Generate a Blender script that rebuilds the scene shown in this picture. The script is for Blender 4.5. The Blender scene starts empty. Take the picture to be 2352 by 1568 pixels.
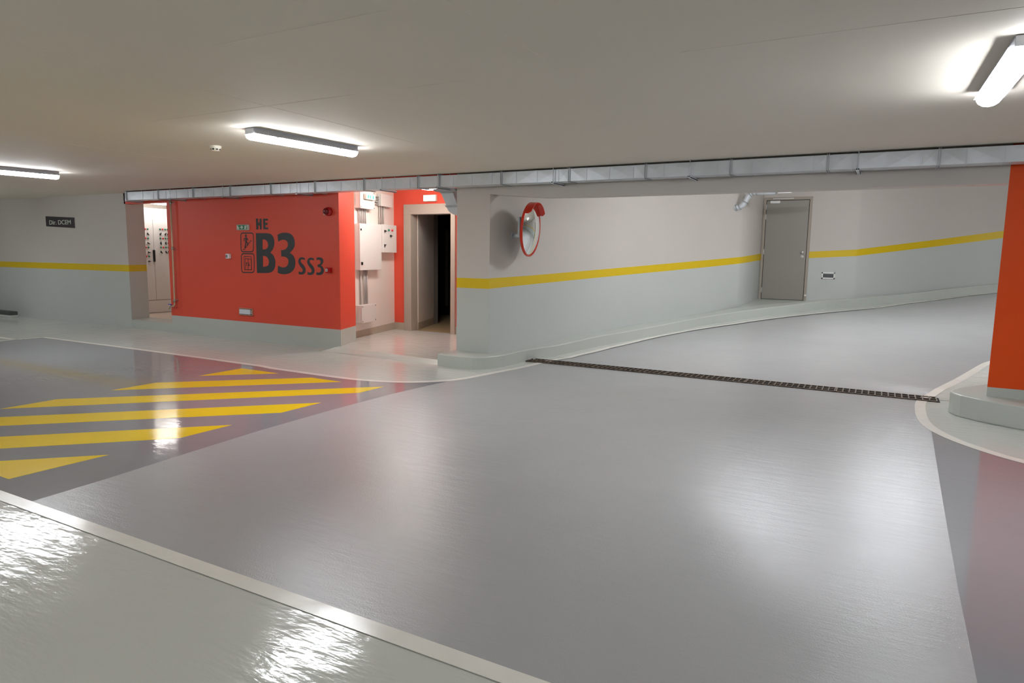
import bpy, math, random
from mathutils import Vector, Matrix
PI = math.pi
random.seed(4)
S = bpy.context.scene
COL = S.collection

# ---------------------------------------------------------------- materials
def lin(c):
    c = c / 255.0
    return c / 12.92 if c <= 0.04045 else ((c + 0.055) / 1.055) ** 2.4
def rgb(r, g, b):
    return (lin(r), lin(g), lin(b), 1)
def mat(name, col, rough=0.6, metal=0.0, spec=0.5, bump=None, mottle=0.0, mscale=1.5, rvar=None, emit=None, estr=0.0, coat=0.0, stretch=None):
    m = bpy.data.materials.new(name); m.use_nodes = True
    nt = m.node_tree; b = nt.nodes['Principled BSDF']; L = nt.links
    b.inputs['Base Color'].default_value = col
    b.inputs['Roughness'].default_value = rough
    b.inputs['Metallic'].default_value = metal
    b.inputs['Specular IOR Level'].default_value = spec
    if coat:
        b.inputs['Coat Weight'].default_value = coat
        b.inputs['Coat Roughness'].default_value = 0.05
    if emit:
        b.inputs['Emission Color'].default_value = emit
        b.inputs['Emission Strength'].default_value = estr
    tc = nt.nodes.new('ShaderNodeTexCoord')
    src = tc.outputs['Object']
    if stretch:
        mp = nt.nodes.new('ShaderNodeMapping'); mp.inputs['Scale'].default_value = stretch[0]
        mp.inputs['Rotation'].default_value = (0, 0, stretch[1])
        L.new(src, mp.inputs['Vector']); src = mp.outputs['Vector']
    if mottle:
        n = nt.nodes.new('ShaderNodeTexNoise'); n.inputs['Scale'].default_value = mscale; n.inputs['Detail'].default_value = 5
        L.new(tc.outputs['Object'], n.inputs['Vector'])
        r = nt.nodes.new('ShaderNodeMapRange'); r.inputs['From Min'].default_value = 0.3; r.inputs['From Max'].default_value = 0.7
        r.inputs['To Min'].default_value = 1 - mottle; r.inputs['To Max'].default_value = 1 + mottle
        L.new(n.outputs['Fac'], r.inputs['Value'])
        mx = nt.nodes.new('ShaderNodeVectorMath'); mx.operation = 'SCALE'; mx.inputs[0].default_value = col[:3]
        L.new(r.outputs['Result'], mx.inputs['Scale']); L.new(mx.outputs['Vector'], b.inputs['Base Color'])
    if rvar:
        n = nt.nodes.new('ShaderNodeTexNoise'); n.inputs['Scale'].default_value = rvar[0]; n.inputs['Detail'].default_value = 4
        L.new(tc.outputs['Object'], n.inputs['Vector'])
        r = nt.nodes.new('ShaderNodeMapRange'); r.inputs['From Min'].default_value = 0.1; r.inputs['From Max'].default_value = 0.9
        r.inputs['To Min'].default_value = rvar[1]; r.inputs['To Max'].default_value = rvar[2]
        L.new(n.outputs['Fac'], r.inputs['Value']); L.new(r.outputs['Result'], b.inputs['Roughness'])
    if bump:
        prev = None
        for sc, dist, stretched in bump:
            n = nt.nodes.new('ShaderNodeTexNoise'); n.inputs['Scale'].default_value = sc; n.inputs['Detail'].default_value = 3
            L.new(src if stretched else tc.outputs['Object'], n.inputs['Vector'])
            bp = nt.nodes.new('ShaderNodeBump'); bp.inputs['Strength'].default_value = 1.0; bp.inputs['Distance'].default_value = dist
            L.new(n.outputs['Fac'], bp.inputs['Height'])
            if prev: L.new(prev, bp.inputs['Normal'])
            prev = bp.outputs['Normal']
        L.new(prev, b.inputs['Normal'])
    return m

M = {}
STR = ((1.0, 3.2, 1.0), 0.25)
M['ceiling'] = mat('ceiling_paint', rgb(219, 212, 200), 0.75, spec=0.3, mottle=0.02, mscale=0.7, bump=[(3, .004, False)])
M['floor_pale'] = mat('pale_epoxy', rgb(208, 211, 206), 0.1, spec=0.5, mottle=0.025, bump=[(4.5, .0042, True), (16, .0009, True)], rvar=(2, .07, .16), stretch=STR)
M['floor_dark'] = mat('dark_epoxy', rgb(152, 152, 158), 0.07, spec=0.55, mottle=0.02, bump=[(5, .0009, True), (25, .0002, True)], rvar=(2, .04, .09), coat=.25, stretch=STR)
M['floor_grip'] = mat('grip_epoxy', rgb(175, 176, 178), 0.3, spec=0.5, mottle=0.02, mscale=2.2, bump=[(4, .002, True), (13, .0006, True), (170, .0011, False)], rvar=(1.2, .19, .255), stretch=((1.0, 4.5, 1.0), -0.25))
M['line'] = mat('white_line_paint', rgb(240, 237, 230), 0.2, bump=[(8, .002, True)], mottle=.03, mscale=6)
M['yellow_floor'] = mat('yellow_floor_paint', rgb(255, 218, 30), 0.13, bump=[(5, .0014, True)], mottle=.03, mscale=3)
M['wall_up'] = mat('upper_wall_paint', rgb(204, 198, 192), 0.6, spec=.35, mottle=.015)
M['wall_lo'] = mat('lower_wall_paint', rgb(196, 201, 198), 0.35, spec=.4, mottle=.015)
M['grey'] = mat('grey_plinth_paint', rgb(190, 196, 190), 0.3, mottle=.02, bump=[(6, .002, False)])
M['stripe'] = mat('yellow_wall_paint', rgb(222, 190, 18), 0.45, mottle=.01)
M['red'] = mat('red_wall_paint', rgb(222, 84, 64), 0.45, spec=.35, mottle=.015)
M['orange'] = mat('orange_pillar_paint', rgb(226, 76, 6), 0.4, spec=.35, mottle=.012)
M['white'] = mat('white_wall_paint', rgb(226, 218, 210), 0.6, spec=.3, mottle=.01)
M['galv'] = mat('galvanised_steel', rgb(214, 220, 226), 0.42, metal=0.5, mottle=.07, mscale=5, bump=[(3, .006, False)])
M['galv_dark'] = mat('galvanised_edge', rgb(184, 188, 191), 0.45, metal=0.7)
M['black'] = mat('black_plastic', rgb(22, 22, 22), 0.4)
M['dark'] = mat('dark_recess', rgb(30, 30, 30), 0.9)
M['mural'] = mat('anthracite_paint', rgb(52, 56, 58), 0.5)
M['enclosure'] = mat('light_grey_enclosure', rgb(218, 216, 212), 0.45)
M['conduit'] = mat('grey_conduit', rgb(176, 172, 168), 0.45)
M['cabinet'] = mat('switchboard_enamel', rgb(226, 222, 218), 0.4)
M['seam'] = mat('cabinet_seam', rgb(120, 112, 106), 0.7)
M['door'] = mat('grey_door_enamel', rgb(150, 146, 139), 0.4, mottle=.02)
M['frame'] = mat('taupe_door_frame', rgb(168, 158, 146), 0.45)
M['chrome'] = mat('polished_steel', rgb(235, 235, 235), 0.3, metal=.6)
M['mirror'] = mat('mirror_glass', (.86, .88, .88, 1), 0.015, metal=1)
M['mirror_red'] = mat('orange_red_plastic', rgb(206, 44, 14), 0.3)
M['dark_plastic'] = mat('dark_red_back', rgb(70, 26, 24), .5)
M['red_gloss'] = mat('red_plastic', rgb(176, 14, 22), 0.25)
M['red_lens'] = mat('dark_red_lens', rgb(110, 8, 20), 0.1)
M['btn_red'] = mat('red_button', rgb(214, 34, 50), 0.3)
M['btn_green'] = mat('green_button', rgb(36, 128, 100), 0.3)
M['sign_green'] = mat('sign_green', rgb(42, 128, 84), 0.4)
M['sign_white'] = mat('sign_white', rgb(214, 222, 212), 0.4)
M['sign_dark'] = mat('dark_sign_plate', rgb(58, 52, 56), 0.45)
M['pipe'] = mat('painted_steel_pipe', rgb(202, 184, 152), 0.35, metal=.2)
M['brass'] = mat('nickel_fitting', rgb(170, 166, 150), 0.3, metal=.8)
M['blue'] = mat('blue_handle', rgb(40, 70, 190), 0.35)
M['vent'] = mat('grey_grille', rgb(236, 236, 234), 0.45)
M['slat'] = mat('grille_slat', rgb(140, 142, 144), 0.5)
M['grate'] = mat('rusty_grate', rgb(104, 90, 78), 0.55, metal=.4, mottle=.35, mscale=14)
M['channel'] = mat('drain_channel', rgb(26, 24, 22), 0.9)
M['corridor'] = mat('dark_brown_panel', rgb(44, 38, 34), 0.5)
M['tan_floor'] = mat('tan_floor', rgb(176, 152, 118), 0.25)
M['room_floor'] = mat('beige_room_floor', rgb(214, 196, 182), 0.3)
M['skirting'] = mat('skirting_paint', rgb(176, 166, 150), 0.4)
M['lens'] = mat('pale_lens', rgb(214, 222, 232), 0.25)
M['housing'] = mat('translucent_housing', rgb(190, 192, 200), 0.4)
M['detector'] = mat('white_detector', rgb(238, 232, 218), 0.4)
M['beige'] = mat('beige_cage', rgb(196, 160, 136), .5)
M['kerb_dark'] = mat('dark_rubber_stop', rgb(74, 80, 76), .6)
LAMP_E = 72.0
M['lamp'] = mat('lamp_diffuser', rgb(255, 255, 255), 0.4, emit=(0.93, 0.96, 1.0, 1), estr=LAMP_E)
M['lamp_ramp'] = mat('ramp_lamp_diffuser', rgb(255, 255, 255), 0.4, emit=(0.93, 0.96, 1.0, 1), estr=135)
M['lamp_room'] = mat('room_lamp_diffuser', rgb(255, 255, 255), 0.4, emit=(1.0, 0.96, 0.92, 1), estr=26)
M['lamp_lobby'] = mat('lobby_lamp_diffuser', rgb(255, 255, 255), 0.4, emit=(1.0, 0.97, 0.93, 1), estr=44)
M['lit_sign'] = mat('lit_sign_face', rgb(170, 196, 184), 0.4, emit=(0.75, 1.0, 0.88, 1), estr=.9)
M['lit_green'] = mat('lit_sign_green', rgb(60, 190, 130), 0.4, emit=(0.1, .75, .4, 1), estr=.7)

# ---------------------------------------------------------------- helpers
def link(o, parent=None):
    COL.objects.link(o)
    if parent: o.parent = parent
    return o
def wloc(p):
    v = Vector((0, 0, 0))
    while p is not None:
        v += p.location; p = p.parent
    return v
class MB:
    """collects faces in world coordinates; build() links ONE mesh object"""
    def __init__(s): s.v = []; s.f = []; s.m = []; s.sm = []
    def add(s, vs, fs, mi=0, smooth=False):
        n = len(s.v); s.v += [tuple(v) for v in vs]
        for f in fs: s.f.append([n + i for i in f]); s.m.append(mi); s.sm.append(smooth)
        return s
    def box(s, a, b, mi=0, fr=None):
        x0, y0, z0 = a; x1, y1, z1 = b
        vs = [(x, y, z) for z in (z0, z1) for y in (y0, y1) for x in (x0, x1)]
        if fr: vs = [fr(*v) for v in vs]
        return s.add(vs, [(0, 2, 3, 1), (4, 5, 7, 6), (0, 1, 5, 4), (2, 6, 7, 3), (0, 4, 6, 2), (1, 3, 7, 5)], mi)
    def prism(s, poly, lo, hi, axis='z', mi=0, fr=None):
        """poly 2-D; axis z: (x,y) ; axis y: (x,z) ; axis x: (y,z)"""
        def P(p, t):
            if axis == 'z': q = (p[0], p[1], t)
            elif axis == 'y': q = (p[0], t, p[1])
            else: q = (t, p[0], p[1])
            return fr(*q) if fr else q
        n = len(poly)
        vs = [P(p, lo) for p in poly] + [P(p, hi) for p in poly]
        fs = [tuple(range(n))[::-1], tuple(range(n, 2 * n))] + [(i, (i + 1) % n, n + (i + 1) % n, n + i) for i in range(n)]
        return s.add(vs, fs, mi)
    def tube(s, path, r, seg=10, mi=0, cap=True):
        pts = [Vector(p) for p in path]; rs = r if isinstance(r, (list, tuple)) else [r] * len(pts)
        vs = []; prev = None
        for i, p in enumerate(pts):
            if i == 0: t = pts[1] - p
            elif i == len(pts) - 1: t = p - pts[i - 1]
            else: t = (pts[i + 1] - p).normalized() + (p - pts[i - 1]).normalized()
            t.normalize()
            up = Vector((0, 0, 1)) if abs(t.z) < .95 else Vector((0, 1, 0))
            if prev is not None: up = prev
            a = (up - t * up.dot(t)).normalized(); b = t.cross(a); prev = a
            for k in range(seg):
                an = 2 * PI * k / seg; vs.append(p + (a * math.cos(an) + b * math.sin(an)) * rs[i])
        fs = []
        for i in range(len(pts) - 1):
            for k in range(seg):
                k2 = (k + 1) % seg; fs.append((i * seg + k, i * seg + k2, (i + 1) * seg + k2, (i + 1) * seg + k))
        s.add(vs, fs, mi, True)
        if cap:
            n0 = len(s.v) - len(vs)
            s.f.append([n0 + k for k in range(seg)][::-1]); s.m.append(mi); s.sm.append(False)
            s.f.append([n0 + (len(pts) - 1) * seg + k for k in range(seg)]); s.m.append(mi); s.sm.append(False)
        return s
    def lathe(s, prof, o, ax, seg=32, mi=0, smooth=True):
        """prof: (radius, distance along ax)"""
        o = Vector(o); ax = Vector(ax).normalized()
        up = Vector((0, 0, 1)) if abs(ax.z) < .9 else Vector((1, 0, 0))
        a = (up - ax * up.dot(ax)).normalized(); b = ax.cross(a)
        vs = []; fs = []
        for r, d in prof:
            for k in range(seg):
                an = 2 * PI * k / seg; vs.append(o + ax * d + (a * math.cos(an) + b * math.sin(an)) * max(r, 1e-4))
        for i in range(len(prof) - 1):
            for k in range(seg):
                k2 = (k + 1) % seg; fs.append((i * seg + k, i * seg + k2, (i + 1) * seg + k2, (i + 1) * seg + k))
        return s.add(vs, fs, mi, smooth)
    def build(s, name, mats, parent=None, bevel=0, **props):
        if not isinstance(mats, (list, tuple)): mats = [mats]
        off = wloc(parent)
        me = bpy.data.meshes.new(name)
        me.from_pydata([(v[0] - off.x, v[1] - off.y, v[2] - off.z) for v in s.v], [], s.f)
        for m in mats: me.materials.append(M[m])
        for p, mi, sm in zip(me.polygons, s.m, s.sm): p.material_index = mi; p.use_smooth = sm
        me.update()
        o = link(bpy.data.objects.new(name, me), parent)
        if bevel:
            bv = o.modifiers.new('bevel', 'BEVEL'); bv.width = bevel; bv.segments = 2; bv.limit_method = 'ANGLE'
        for k, v in props.items(): o[k] = v
        return o
def thing(name, label, cat, loc, group=None):
    o = bpy.data.objects.new(name, None); o.empty_display_size = .1
    o.location = loc; o['label'] = label; o['category'] = cat
    if group: o['group'] = group
    return link(o)
def box(name, a, b, m, parent=None, bevel=0, **k): return MB().box(a, b).build(name, m, parent, bevel, **k)
def copy_tree(o, parent=None):
    c = o.copy(); COL.objects.link(c)
    if parent: c.parent = parent
    for ch in list(o.children): copy_tree(ch, c)
    return c
def resample(path, n):
    pts = [Vector(p) for p in path]; d = [0]
    for i in range(1, len(pts)): d.append(d[-1] + (pts[i] - pts[i - 1]).length)
    out = []
    for k in range(n):
        t = d[-1] * k / (n - 1); i = 1
        while i < len(d) - 1 and d[i] < t: i += 1
        f = (t - d[i - 1]) / max(d[i] - d[i - 1], 1e-9); out.append(pts[i - 1].lerp(pts[i], f))
    return out
def smooth_path(path, it=2):
    for _ in range(it):
        q = [path[0]]
        for i in range(len(path) - 1):
            a, b = path[i], path[i + 1]
            q.append(tuple(.75 * x + .25 * y for x, y in zip(a, b))); q.append(tuple(.25 * x + .75 * y for x, y in zip(a, b)))
        q.append(path[-1]); path = q
    return path
def smooth_poly(p, it=2, lim=52):
    for _ in range(it):
        q = []; n = len(p)
        for i in range(n):
            a, b, c = Vector(p[i - 1]), Vector(p[i]), Vector(p[(i + 1) % n])
            if (b - a).length > 1e-6 and (c - b).length > 1e-6 and abs((b - a).angle(c - b)) < math.radians(lim):
                q.append(tuple(b.lerp(a, .25))); q.append(tuple(b.lerp(c, .25)))
            else: q.append(tuple(b))
        p = q
    return p
def flat_shape(name, polys, y, m, parent, thick=.0015, **props):
    """filled outline(s) with holes lying on a wall plane facing -Y; polys in (x, z)"""
    cu = bpy.data.curves.new(name, 'CURVE'); cu.dimensions = '2D'; cu.fill_mode = 'BOTH'; cu.extrude = thick / 2
    for p in polys:
        sp = cu.splines.new('POLY'); sp.points.add(len(p) - 1); sp.use_cyclic_u = True
        for i, q in enumerate(p): sp.points[i].co = (q[0], q[1], 0, 1)
    tmp = bpy.data.objects.new('tmp', cu); COL.objects.link(tmp)
    me = bpy.data.meshes.new_from_object(tmp); bpy.data.objects.remove(tmp); bpy.data.curves.remove(cu)
    off = wloc(parent)
    for v in me.vertices: v.co = Vector((v.co.x - off.x, y + v.co.z - off.y, v.co.y - off.z))
    me.materials.clear(); me.materials.append(M[m]); me.name = name
    o = link(bpy.data.objects.new(name, me), parent)
    for k, v in props.items(): o[k] = v
    return o
def text_mesh(name, txt, centre, width, height, m, parent, R, bold=.0, thick=.002, **props):
    cu = bpy.data.curves.new(name, 'FONT'); cu.body = txt; cu.extrude = thick / 2; cu.offset = bold
    tmp = bpy.data.objects.new('tmp', cu); COL.objects.link(tmp)
    bpy.context.view_layer.update()
    me = bpy.data.meshes.new_from_object(tmp); bpy.data.objects.remove(tmp); bpy.data.curves.remove(cu)
    xs = [v.co.x for v in me.vertices]; ys = [v.co.y for v in me.vertices]
    cx, cy = (min(xs) + max(xs)) / 2, (min(ys) + max(ys)) / 2; sx = width / (max(xs) - min(xs)); sy = height / (max(ys) - min(ys))
    off = wloc(parent)
    for v in me.vertices:
        v.co = R @ Vector(((v.co.x - cx) * sx, (v.co.y - cy) * sy, v.co.z)) + Vector(centre) - off
    me.materials.clear(); me.materials.append(M[m])
    o = link(bpy.data.objects.new(name, me), parent)
    for k, v in props.items(): o[k] = v
    return o
R_FACE = Matrix(((1, 0, 0), (0, 0, -1), (0, 1, 0)))      # text read from the -Y side
def ribbon2(path, w, z=0.0):
    """polyline -> thick 2-D ribbon quads (left offset, right offset)"""
    L, Rr = [], []; n = len(path)
    for i, p in enumerate(path):
        a = Vector(path[max(i - 1, 0)][:2]); c = Vector(path[min(i + 1, n - 1)][:2]); t = (c - a).normalized(); nn = Vector((-t.y, t.x))
        q = Vector(p[:2]); L.append(q + nn * w / 2); Rr.append(q - nn * w / 2)
    return L, Rr
def band_wall(name, path, mats, thick, parent=None, side=1, soft=0, **props):
    """vertical wall: path of (x, y, [z0, z1, ..]); one material per band; given thickness to the left (+1) of travel"""
    mb = MB(); n = len(path); nz = len(path[0][2]); names = []
    for m in mats:
        if m not in names: names.append(m)
    P2 = [Vector(p[:2]) for p in path]; back = []
    for i in range(n):
        a = P2[max(i - 1, 0)]; c = P2[min(i + 1, n - 1)]
        if 0 < i < n - 1:
            t1 = (P2[i] - P2[i - 1]).normalized(); t2 = (P2[i + 1] - P2[i]).normalized()
            n1 = Vector((-t1.y, t1.x)); n2 = Vector((-t2.y, t2.x)); nn = (n1 + n2).normalized(); nn = nn / max(nn.dot(n1), .5)
        else:
            t = (c - a).normalized(); nn = Vector((-t.y, t.x))
        back.append(P2[i] + nn * thick * side)
    vs = []
    for i in range(n):
        for z in path[i][2]: vs.append((P2[i].x, P2[i].y, z))
    for i in range(n):
        for z in path[i][2]: vs.append((back[i].x, back[i].y, z))
    B = n * nz
    for i in range(n - 1):
        for k in range(nz - 1):
            a = i * nz + k; b = (i + 1) * nz + k; mi = names.index(mats[k])
            mb.f.append([a, b, b + 1, a + 1]); mb.m.append(mi); mb.sm.append(False)
            mb.f.append([B + a, B + a + 1, B + b + 1, B + b]); mb.m.append(mi); mb.sm.append(False)
        for k in (0, nz - 1):
            a = i * nz + k; b = (i + 1) * nz + k
            mb.f.append([a, b, B + b, B + a]); mb.m.append(names.index(mats[min(k, nz - 2)])); mb.sm.append(False)
    for i in (0, n - 1):
        for k in range(nz - 1):
            a = i * nz + k; mb.f.append([a, a + 1, B + a + 1, B + a]); mb.m.append(names.index(mats[k])); mb.sm.append(False)
    mb.v = vs
    o = mb.build(name, names, parent, kind='structure', **props)
    if soft:
        for p in o.data.polygons: p.use_smooth = True
        o.data.set_sharp_from_angle(angle=math.radians(soft))
    return o
L_3 = [(-8.075, 1.659), (-8.004, 1.683), (-7.915, 1.691), (-7.828, 1.684), (-7.76, 1.649), (-7.725, 1.588), (-7.718, 1.526), (-7.732, 1.477), (-7.769, 1.433), (-7.831, 1.389), (-7.763, 1.359), (-7.725, 1.304), (-7.715, 1.236), (-7.735, 1.167), (-7.78, 1.116), (-7.86, 1.077), (-7.958, 1.064), (-8.038, 1.07), (-8.096, 1.086), (-8.086, 1.195), (-8.033, 1.176), (-7.971, 1.167), (-7.909, 1.18), (-7.873, 1.214), (-7.858, 1.265), (-7.873, 1.302), (-7.912, 1.326), (-7.965, 1.334), (-8.009, 1.331), (-8.01, 1.429), (-7.961, 1.43), (-7.908, 1.445), (-7.868, 1.482), (-7.861, 1.526), (-7.877, 1.563), (-7.92, 1.582), (-7.972, 1.584), (-8.026, 1.572), (-8.067, 1.556)]
L_B = [(-8.547, 1.685), (-8.29, 1.684), (-8.218, 1.672), (-8.169, 1.631), (-8.147, 1.562), (-8.154, 1.499), (-8.183, 1.442), (-8.245, 1.385), (-8.187, 1.36), (-8.148, 1.298), (-8.138, 1.235), (-8.15, 1.171), (-8.184, 1.12), (-8.244, 1.086), (-8.317, 1.075), (-8.552, 1.07)]
L_B1 = [(-8.404, 1.589), (-8.349, 1.587), (-8.304, 1.561), (-8.283, 1.517), (-8.29, 1.473), (-8.319, 1.447), (-8.356, 1.437), (-8.411, 1.436)]
L_B2 = [(-8.41, 1.336), (-8.351, 1.335), (-8.306, 1.314), (-8.278, 1.264), (-8.284, 1.213), (-8.312, 1.184), (-8.368, 1.173), (-8.414, 1.169)]
L_S = [(-7.524, 1.319), (-7.522, 1.289), (-7.567, 1.298), (-7.602, 1.291), (-7.611, 1.269), (-7.595, 1.244), (-7.545, 1.208), (-7.517, 1.172), (-7.51, 1.135), (-7.523, 1.098), (-7.558, 1.075), (-7.61, 1.069), (-7.657, 1.076), (-7.654, 1.117), (-7.617, 1.106), (-7.582, 1.109), (-7.568, 1.128), (-7.572, 1.152), (-7.606, 1.182), (-7.642, 1.219), (-7.66, 1.256), (-7.653, 1.293), (-7.626, 1.318), (-7.583, 1.331)]
L_S2 = [(-7.343, 1.316), (-7.341, 1.285), (-7.385, 1.294), (-7.419, 1.288), (-7.428, 1.266), (-7.412, 1.242), (-7.363, 1.206), (-7.336, 1.17), (-7.329, 1.133), (-7.342, 1.096), (-7.376, 1.074), (-7.426, 1.067), (-7.473, 1.075), (-7.47, 1.115), (-7.434, 1.104), (-7.4, 1.107), (-7.386, 1.126), (-7.39, 1.15), (-7.423, 1.18), (-7.458, 1.216), (-7.476, 1.253), (-7.47, 1.289), (-7.443, 1.314), (-7.401, 1.327)]
L_s3 = [(-7.286, 1.325), (-7.24, 1.333), (-7.183, 1.327), (-7.154, 1.301), (-7.152, 1.264), (-7.177, 1.23), (-7.202, 1.212), (-7.162, 1.192), (-7.143, 1.15), (-7.153, 1.107), (-7.19, 1.078), (-7.248, 1.071), (-7.296, 1.076), (-7.293, 1.114), (-7.255, 1.107), (-7.213, 1.118), (-7.199, 1.149), (-7.211, 1.181), (-7.239, 1.19), (-7.269, 1.19), (-7.268, 1.224), (-7.243, 1.226), (-7.21, 1.245), (-7.204, 1.27), (-7.22, 1.293), (-7.249, 1.297), (-7.282, 1.289)]
L_H = [(-8.536, 1.907), (-8.488, 1.905), (-8.491, 1.845), (-8.458, 1.844), (-8.455, 1.904), (-8.413, 1.903), (-8.417, 1.739), (-8.457, 1.739), (-8.456, 1.802), (-8.489, 1.804), (-8.488, 1.739), (-8.535, 1.739)]
L_E = [(-8.38, 1.902), (-8.275, 1.901), (-8.276, 1.872), (-8.336, 1.874), (-8.335, 1.841), (-8.286, 1.84), (-8.288, 1.807), (-8.335, 1.809), (-8.333, 1.77), (-8.277, 1.769), (-8.276, 1.739), (-8.38, 1.741)]
P_torso = [(-8.779, 1.616), (-8.773, 1.579), (-8.779, 1.545)]
P_arm1 = [(-8.757, 1.612), (-8.743, 1.59), (-8.722, 1.576)]
P_arm2 = [(-8.8, 1.609), (-8.821, 1.586), (-8.814, 1.56)]
P_leg1 = [(-8.782, 1.55), (-8.787, 1.508), (-8.807, 1.45)]
P_leg2 = [(-8.771, 1.55), (-8.742, 1.532), (-8.749, 1.501)]
P_stairs = [(-8.861, 1.433), (-8.808, 1.428), (-8.802, 1.462), (-8.764, 1.467), (-8.759, 1.498), (-8.724, 1.501), (-8.723, 1.532), (-8.689, 1.535), (-8.683, 1.566), (-8.646, 1.566)]
P_fr1 = [(-8.89, 1.687), (-8.602, 1.686), (-8.617, 1.397), (-8.898, 1.395)]
P_fr2 = [(-8.894, 1.365), (-8.603, 1.368), (-8.614, 1.077), (-8.902, 1.07)]
P_e1 = [(-8.832, 1.324), (-8.667, 1.321), (-8.674, 1.115), (-8.836, 1.113)]
P_e2 = [(-8.806, 1.288), (-8.675, 1.286), (-8.68, 1.116), (-8.811, 1.115)]
P_el = [(-8.743, 1.285), (-8.748, 1.115)]
P_a1 = [(-8.779, 1.177), (-8.778, 1.226)]
P_a1h = [(-8.792, 1.214), (-8.778, 1.229), (-8.762, 1.214)]
P_a2 = [(-8.725, 1.23), (-8.726, 1.181)]
P_a2h = [(-8.742, 1.191), (-8.726, 1.176), (-8.71, 1.192)]
P_head = [(-8.774, 1.644)]
# ---------------------------------------------------------------- the place
CH = 2.393          # ceiling height of the hall
# ramp: it climbs as it turns about (3, 8)
RT = [(0, 3.0), (80, 1.25), (97, .87), (102, .765), (107, .65), (115, .51), (134, .335), (142, .26), (155, .163), (169, .08), (176, 0.0), (400, 0.0)]
def ramp_z(x, y):
    if y <= 8.0: return 0.0
    a = math.degrees(math.atan2(y - 8, x - 3))
    for (a0, z0), (a1, z1) in zip(RT, RT[1:]):
        if a <= a1: return (z0 + (z1 - z0) * (a - a0) / (a1 - a0)) * min(1, math.hypot(x - 3, y - 8) / 6.5) ** .8
    return 0.0
# wall line beside the ramp: x, y, stripe top, stripe bottom, kerb junction
RW = [(-4.34, 7.31, 1.110, .978, .184), (-4.302, 8.168, 1.121, .999, .19), (-3.898, 9.317, 1.187, 1.067, .235), (-3.436, 10.765, 1.265, 1.144, .324),
      (-2.801, 12.285, 1.366, 1.238, .418), (-2.352, 13.202, 1.434, 1.312, .492)]
RW2 = [(-.50, 15.05, 1.614, 1.486, .666), (.503, 15.572, 1.771, 1.639, .821), (1.23, 15.752, 1.883, 1.749, .935), (1.904, 15.685, 1.99, 1.856, 1.044), (3.3, 15.3, 2.2, 2.07, 1.25)]
LINE = [(-11.6, 5.66), (-8.88, 5.69), (-6.3, 5.64), (-5.25, 5.62), (-4.858, 5.66), (-4.5, 5.80), (-4.245, 6.03), (-4.083, 6.30), (-4.001, 6.864), (-3.89, 7.392), (-3.86, 8.013),
        (-3.706, 8.597), (-3.5, 9.02), (-3.359, 9.442), (-3.096, 10.45), (-2.79, 11.2), (-2.43, 11.83), (-1.877, 12.66), (-1.203, 13.45), (-.40, 14.2), (.154, 14.69), (.475, 14.93), (1.115, 15.25), (1.878, 15.40), (3.2, 15.0)]
RLINE = [(9, 5.05), (4, 5.1), (2.2, 5.3), (1.5, 5.47), (.976, 5.79), (.80, 5.96), (.616, 6.20), (.50, 6.45), (.44, 6.66), (.41, 6.9), (.405, 7.2), (.42, 7.72), (.48, 8.05), (.60, 8.36), (.76, 8.78), (.90, 9.15), (1.12, 9.75), (1.26, 10.05), (1.8, 10.7), (2.5, 11.0), (3.2, 11.1)]

fl = thing_floor = MB()
fl.add([(-20, -6, 0), (9, -6, 0), (9, 8, 0), (-20, 8, 0)], [(0, 1, 2, 3)], 0)
fl.box((-20, -6, -.15), (9, 8, -.02), 0)
floor = fl.build('floor', ['floor_pale'], kind='structure')
# lobby floor: 5 cm higher with a small sloped lip towards the hall
lf = MB()
lf.add([(-6.944, 7.02, .001), (-4.86, 6.96, .001), (-4.86, 7.06, .05), (-6.85, 7.2, .05)], [(0, 1, 2, 3)], 1)
lf.prism([(-6.85, 7.2), (-4.86, 7.06), (-4.7, 7.06), (-4.7, 9.6), (-7.9, 9.6), (-7.9, 7.86), (-7.05, 7.86)], .0, .05)
lf.build('floor_lobby', ['floor_pale', 'grey'], kind='structure')
box('floor_corridor', (-9.5, 9.6, -.02), (-5.6, 12.9, .05), 'tan_floor', kind='structure')
# ramp slab
rm = MB(); NA = 76; RR = [.5, 2.0, 3.2, 4.2, 5.2, 6.2, 7.2, 8.0, 9.0]
for i in range(NA):
    a = math.radians(180 - i * 2.0)
    for r in RR:
        x, y = 3 + r * math.cos(a), 8 + r * math.sin(a)
        rm.v.append((x, y, ramp_z(x, y) if i else 0.0))
for i in range(NA - 1):
    for k in range(len(RR) - 1):
        p = i * len(RR) + k; rm.f.append([p, p + 1, p + len(RR) + 1, p + len(RR)]); rm.m.append(0); rm.sm.append(True)
rm.build('floor_ramp', 'floor_grip', kind='structure')
def by_angle(path, angles):
    """points of a path met by rays from (3, 8)"""
    out = []
    q = [(math.degrees(math.atan2(p[1] - 8, p[0] - 3)) % 360, math.hypot(p[0] - 3, p[1] - 8)) for p in path]
    for a in angles:
        r = None
        for (a0, r0), (a1, r1) in zip(q, q[1:]):
            if min(a0, a1) <= a <= max(a0, a1) and a0 != a1: r = r0 + (r1 - r0) * (a - a0) / (a1 - a0)
        out.append(r)
    return out
ang = [180 - 2 * i for i in range(43)]
rl = by_angle([(p[0], p[1]) for p in smooth_path(LINE, 2)], ang)
pm = MB()
wallr = by_angle([(p[0], p[1]) for p in RW + RW2], ang)
prev = None
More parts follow.
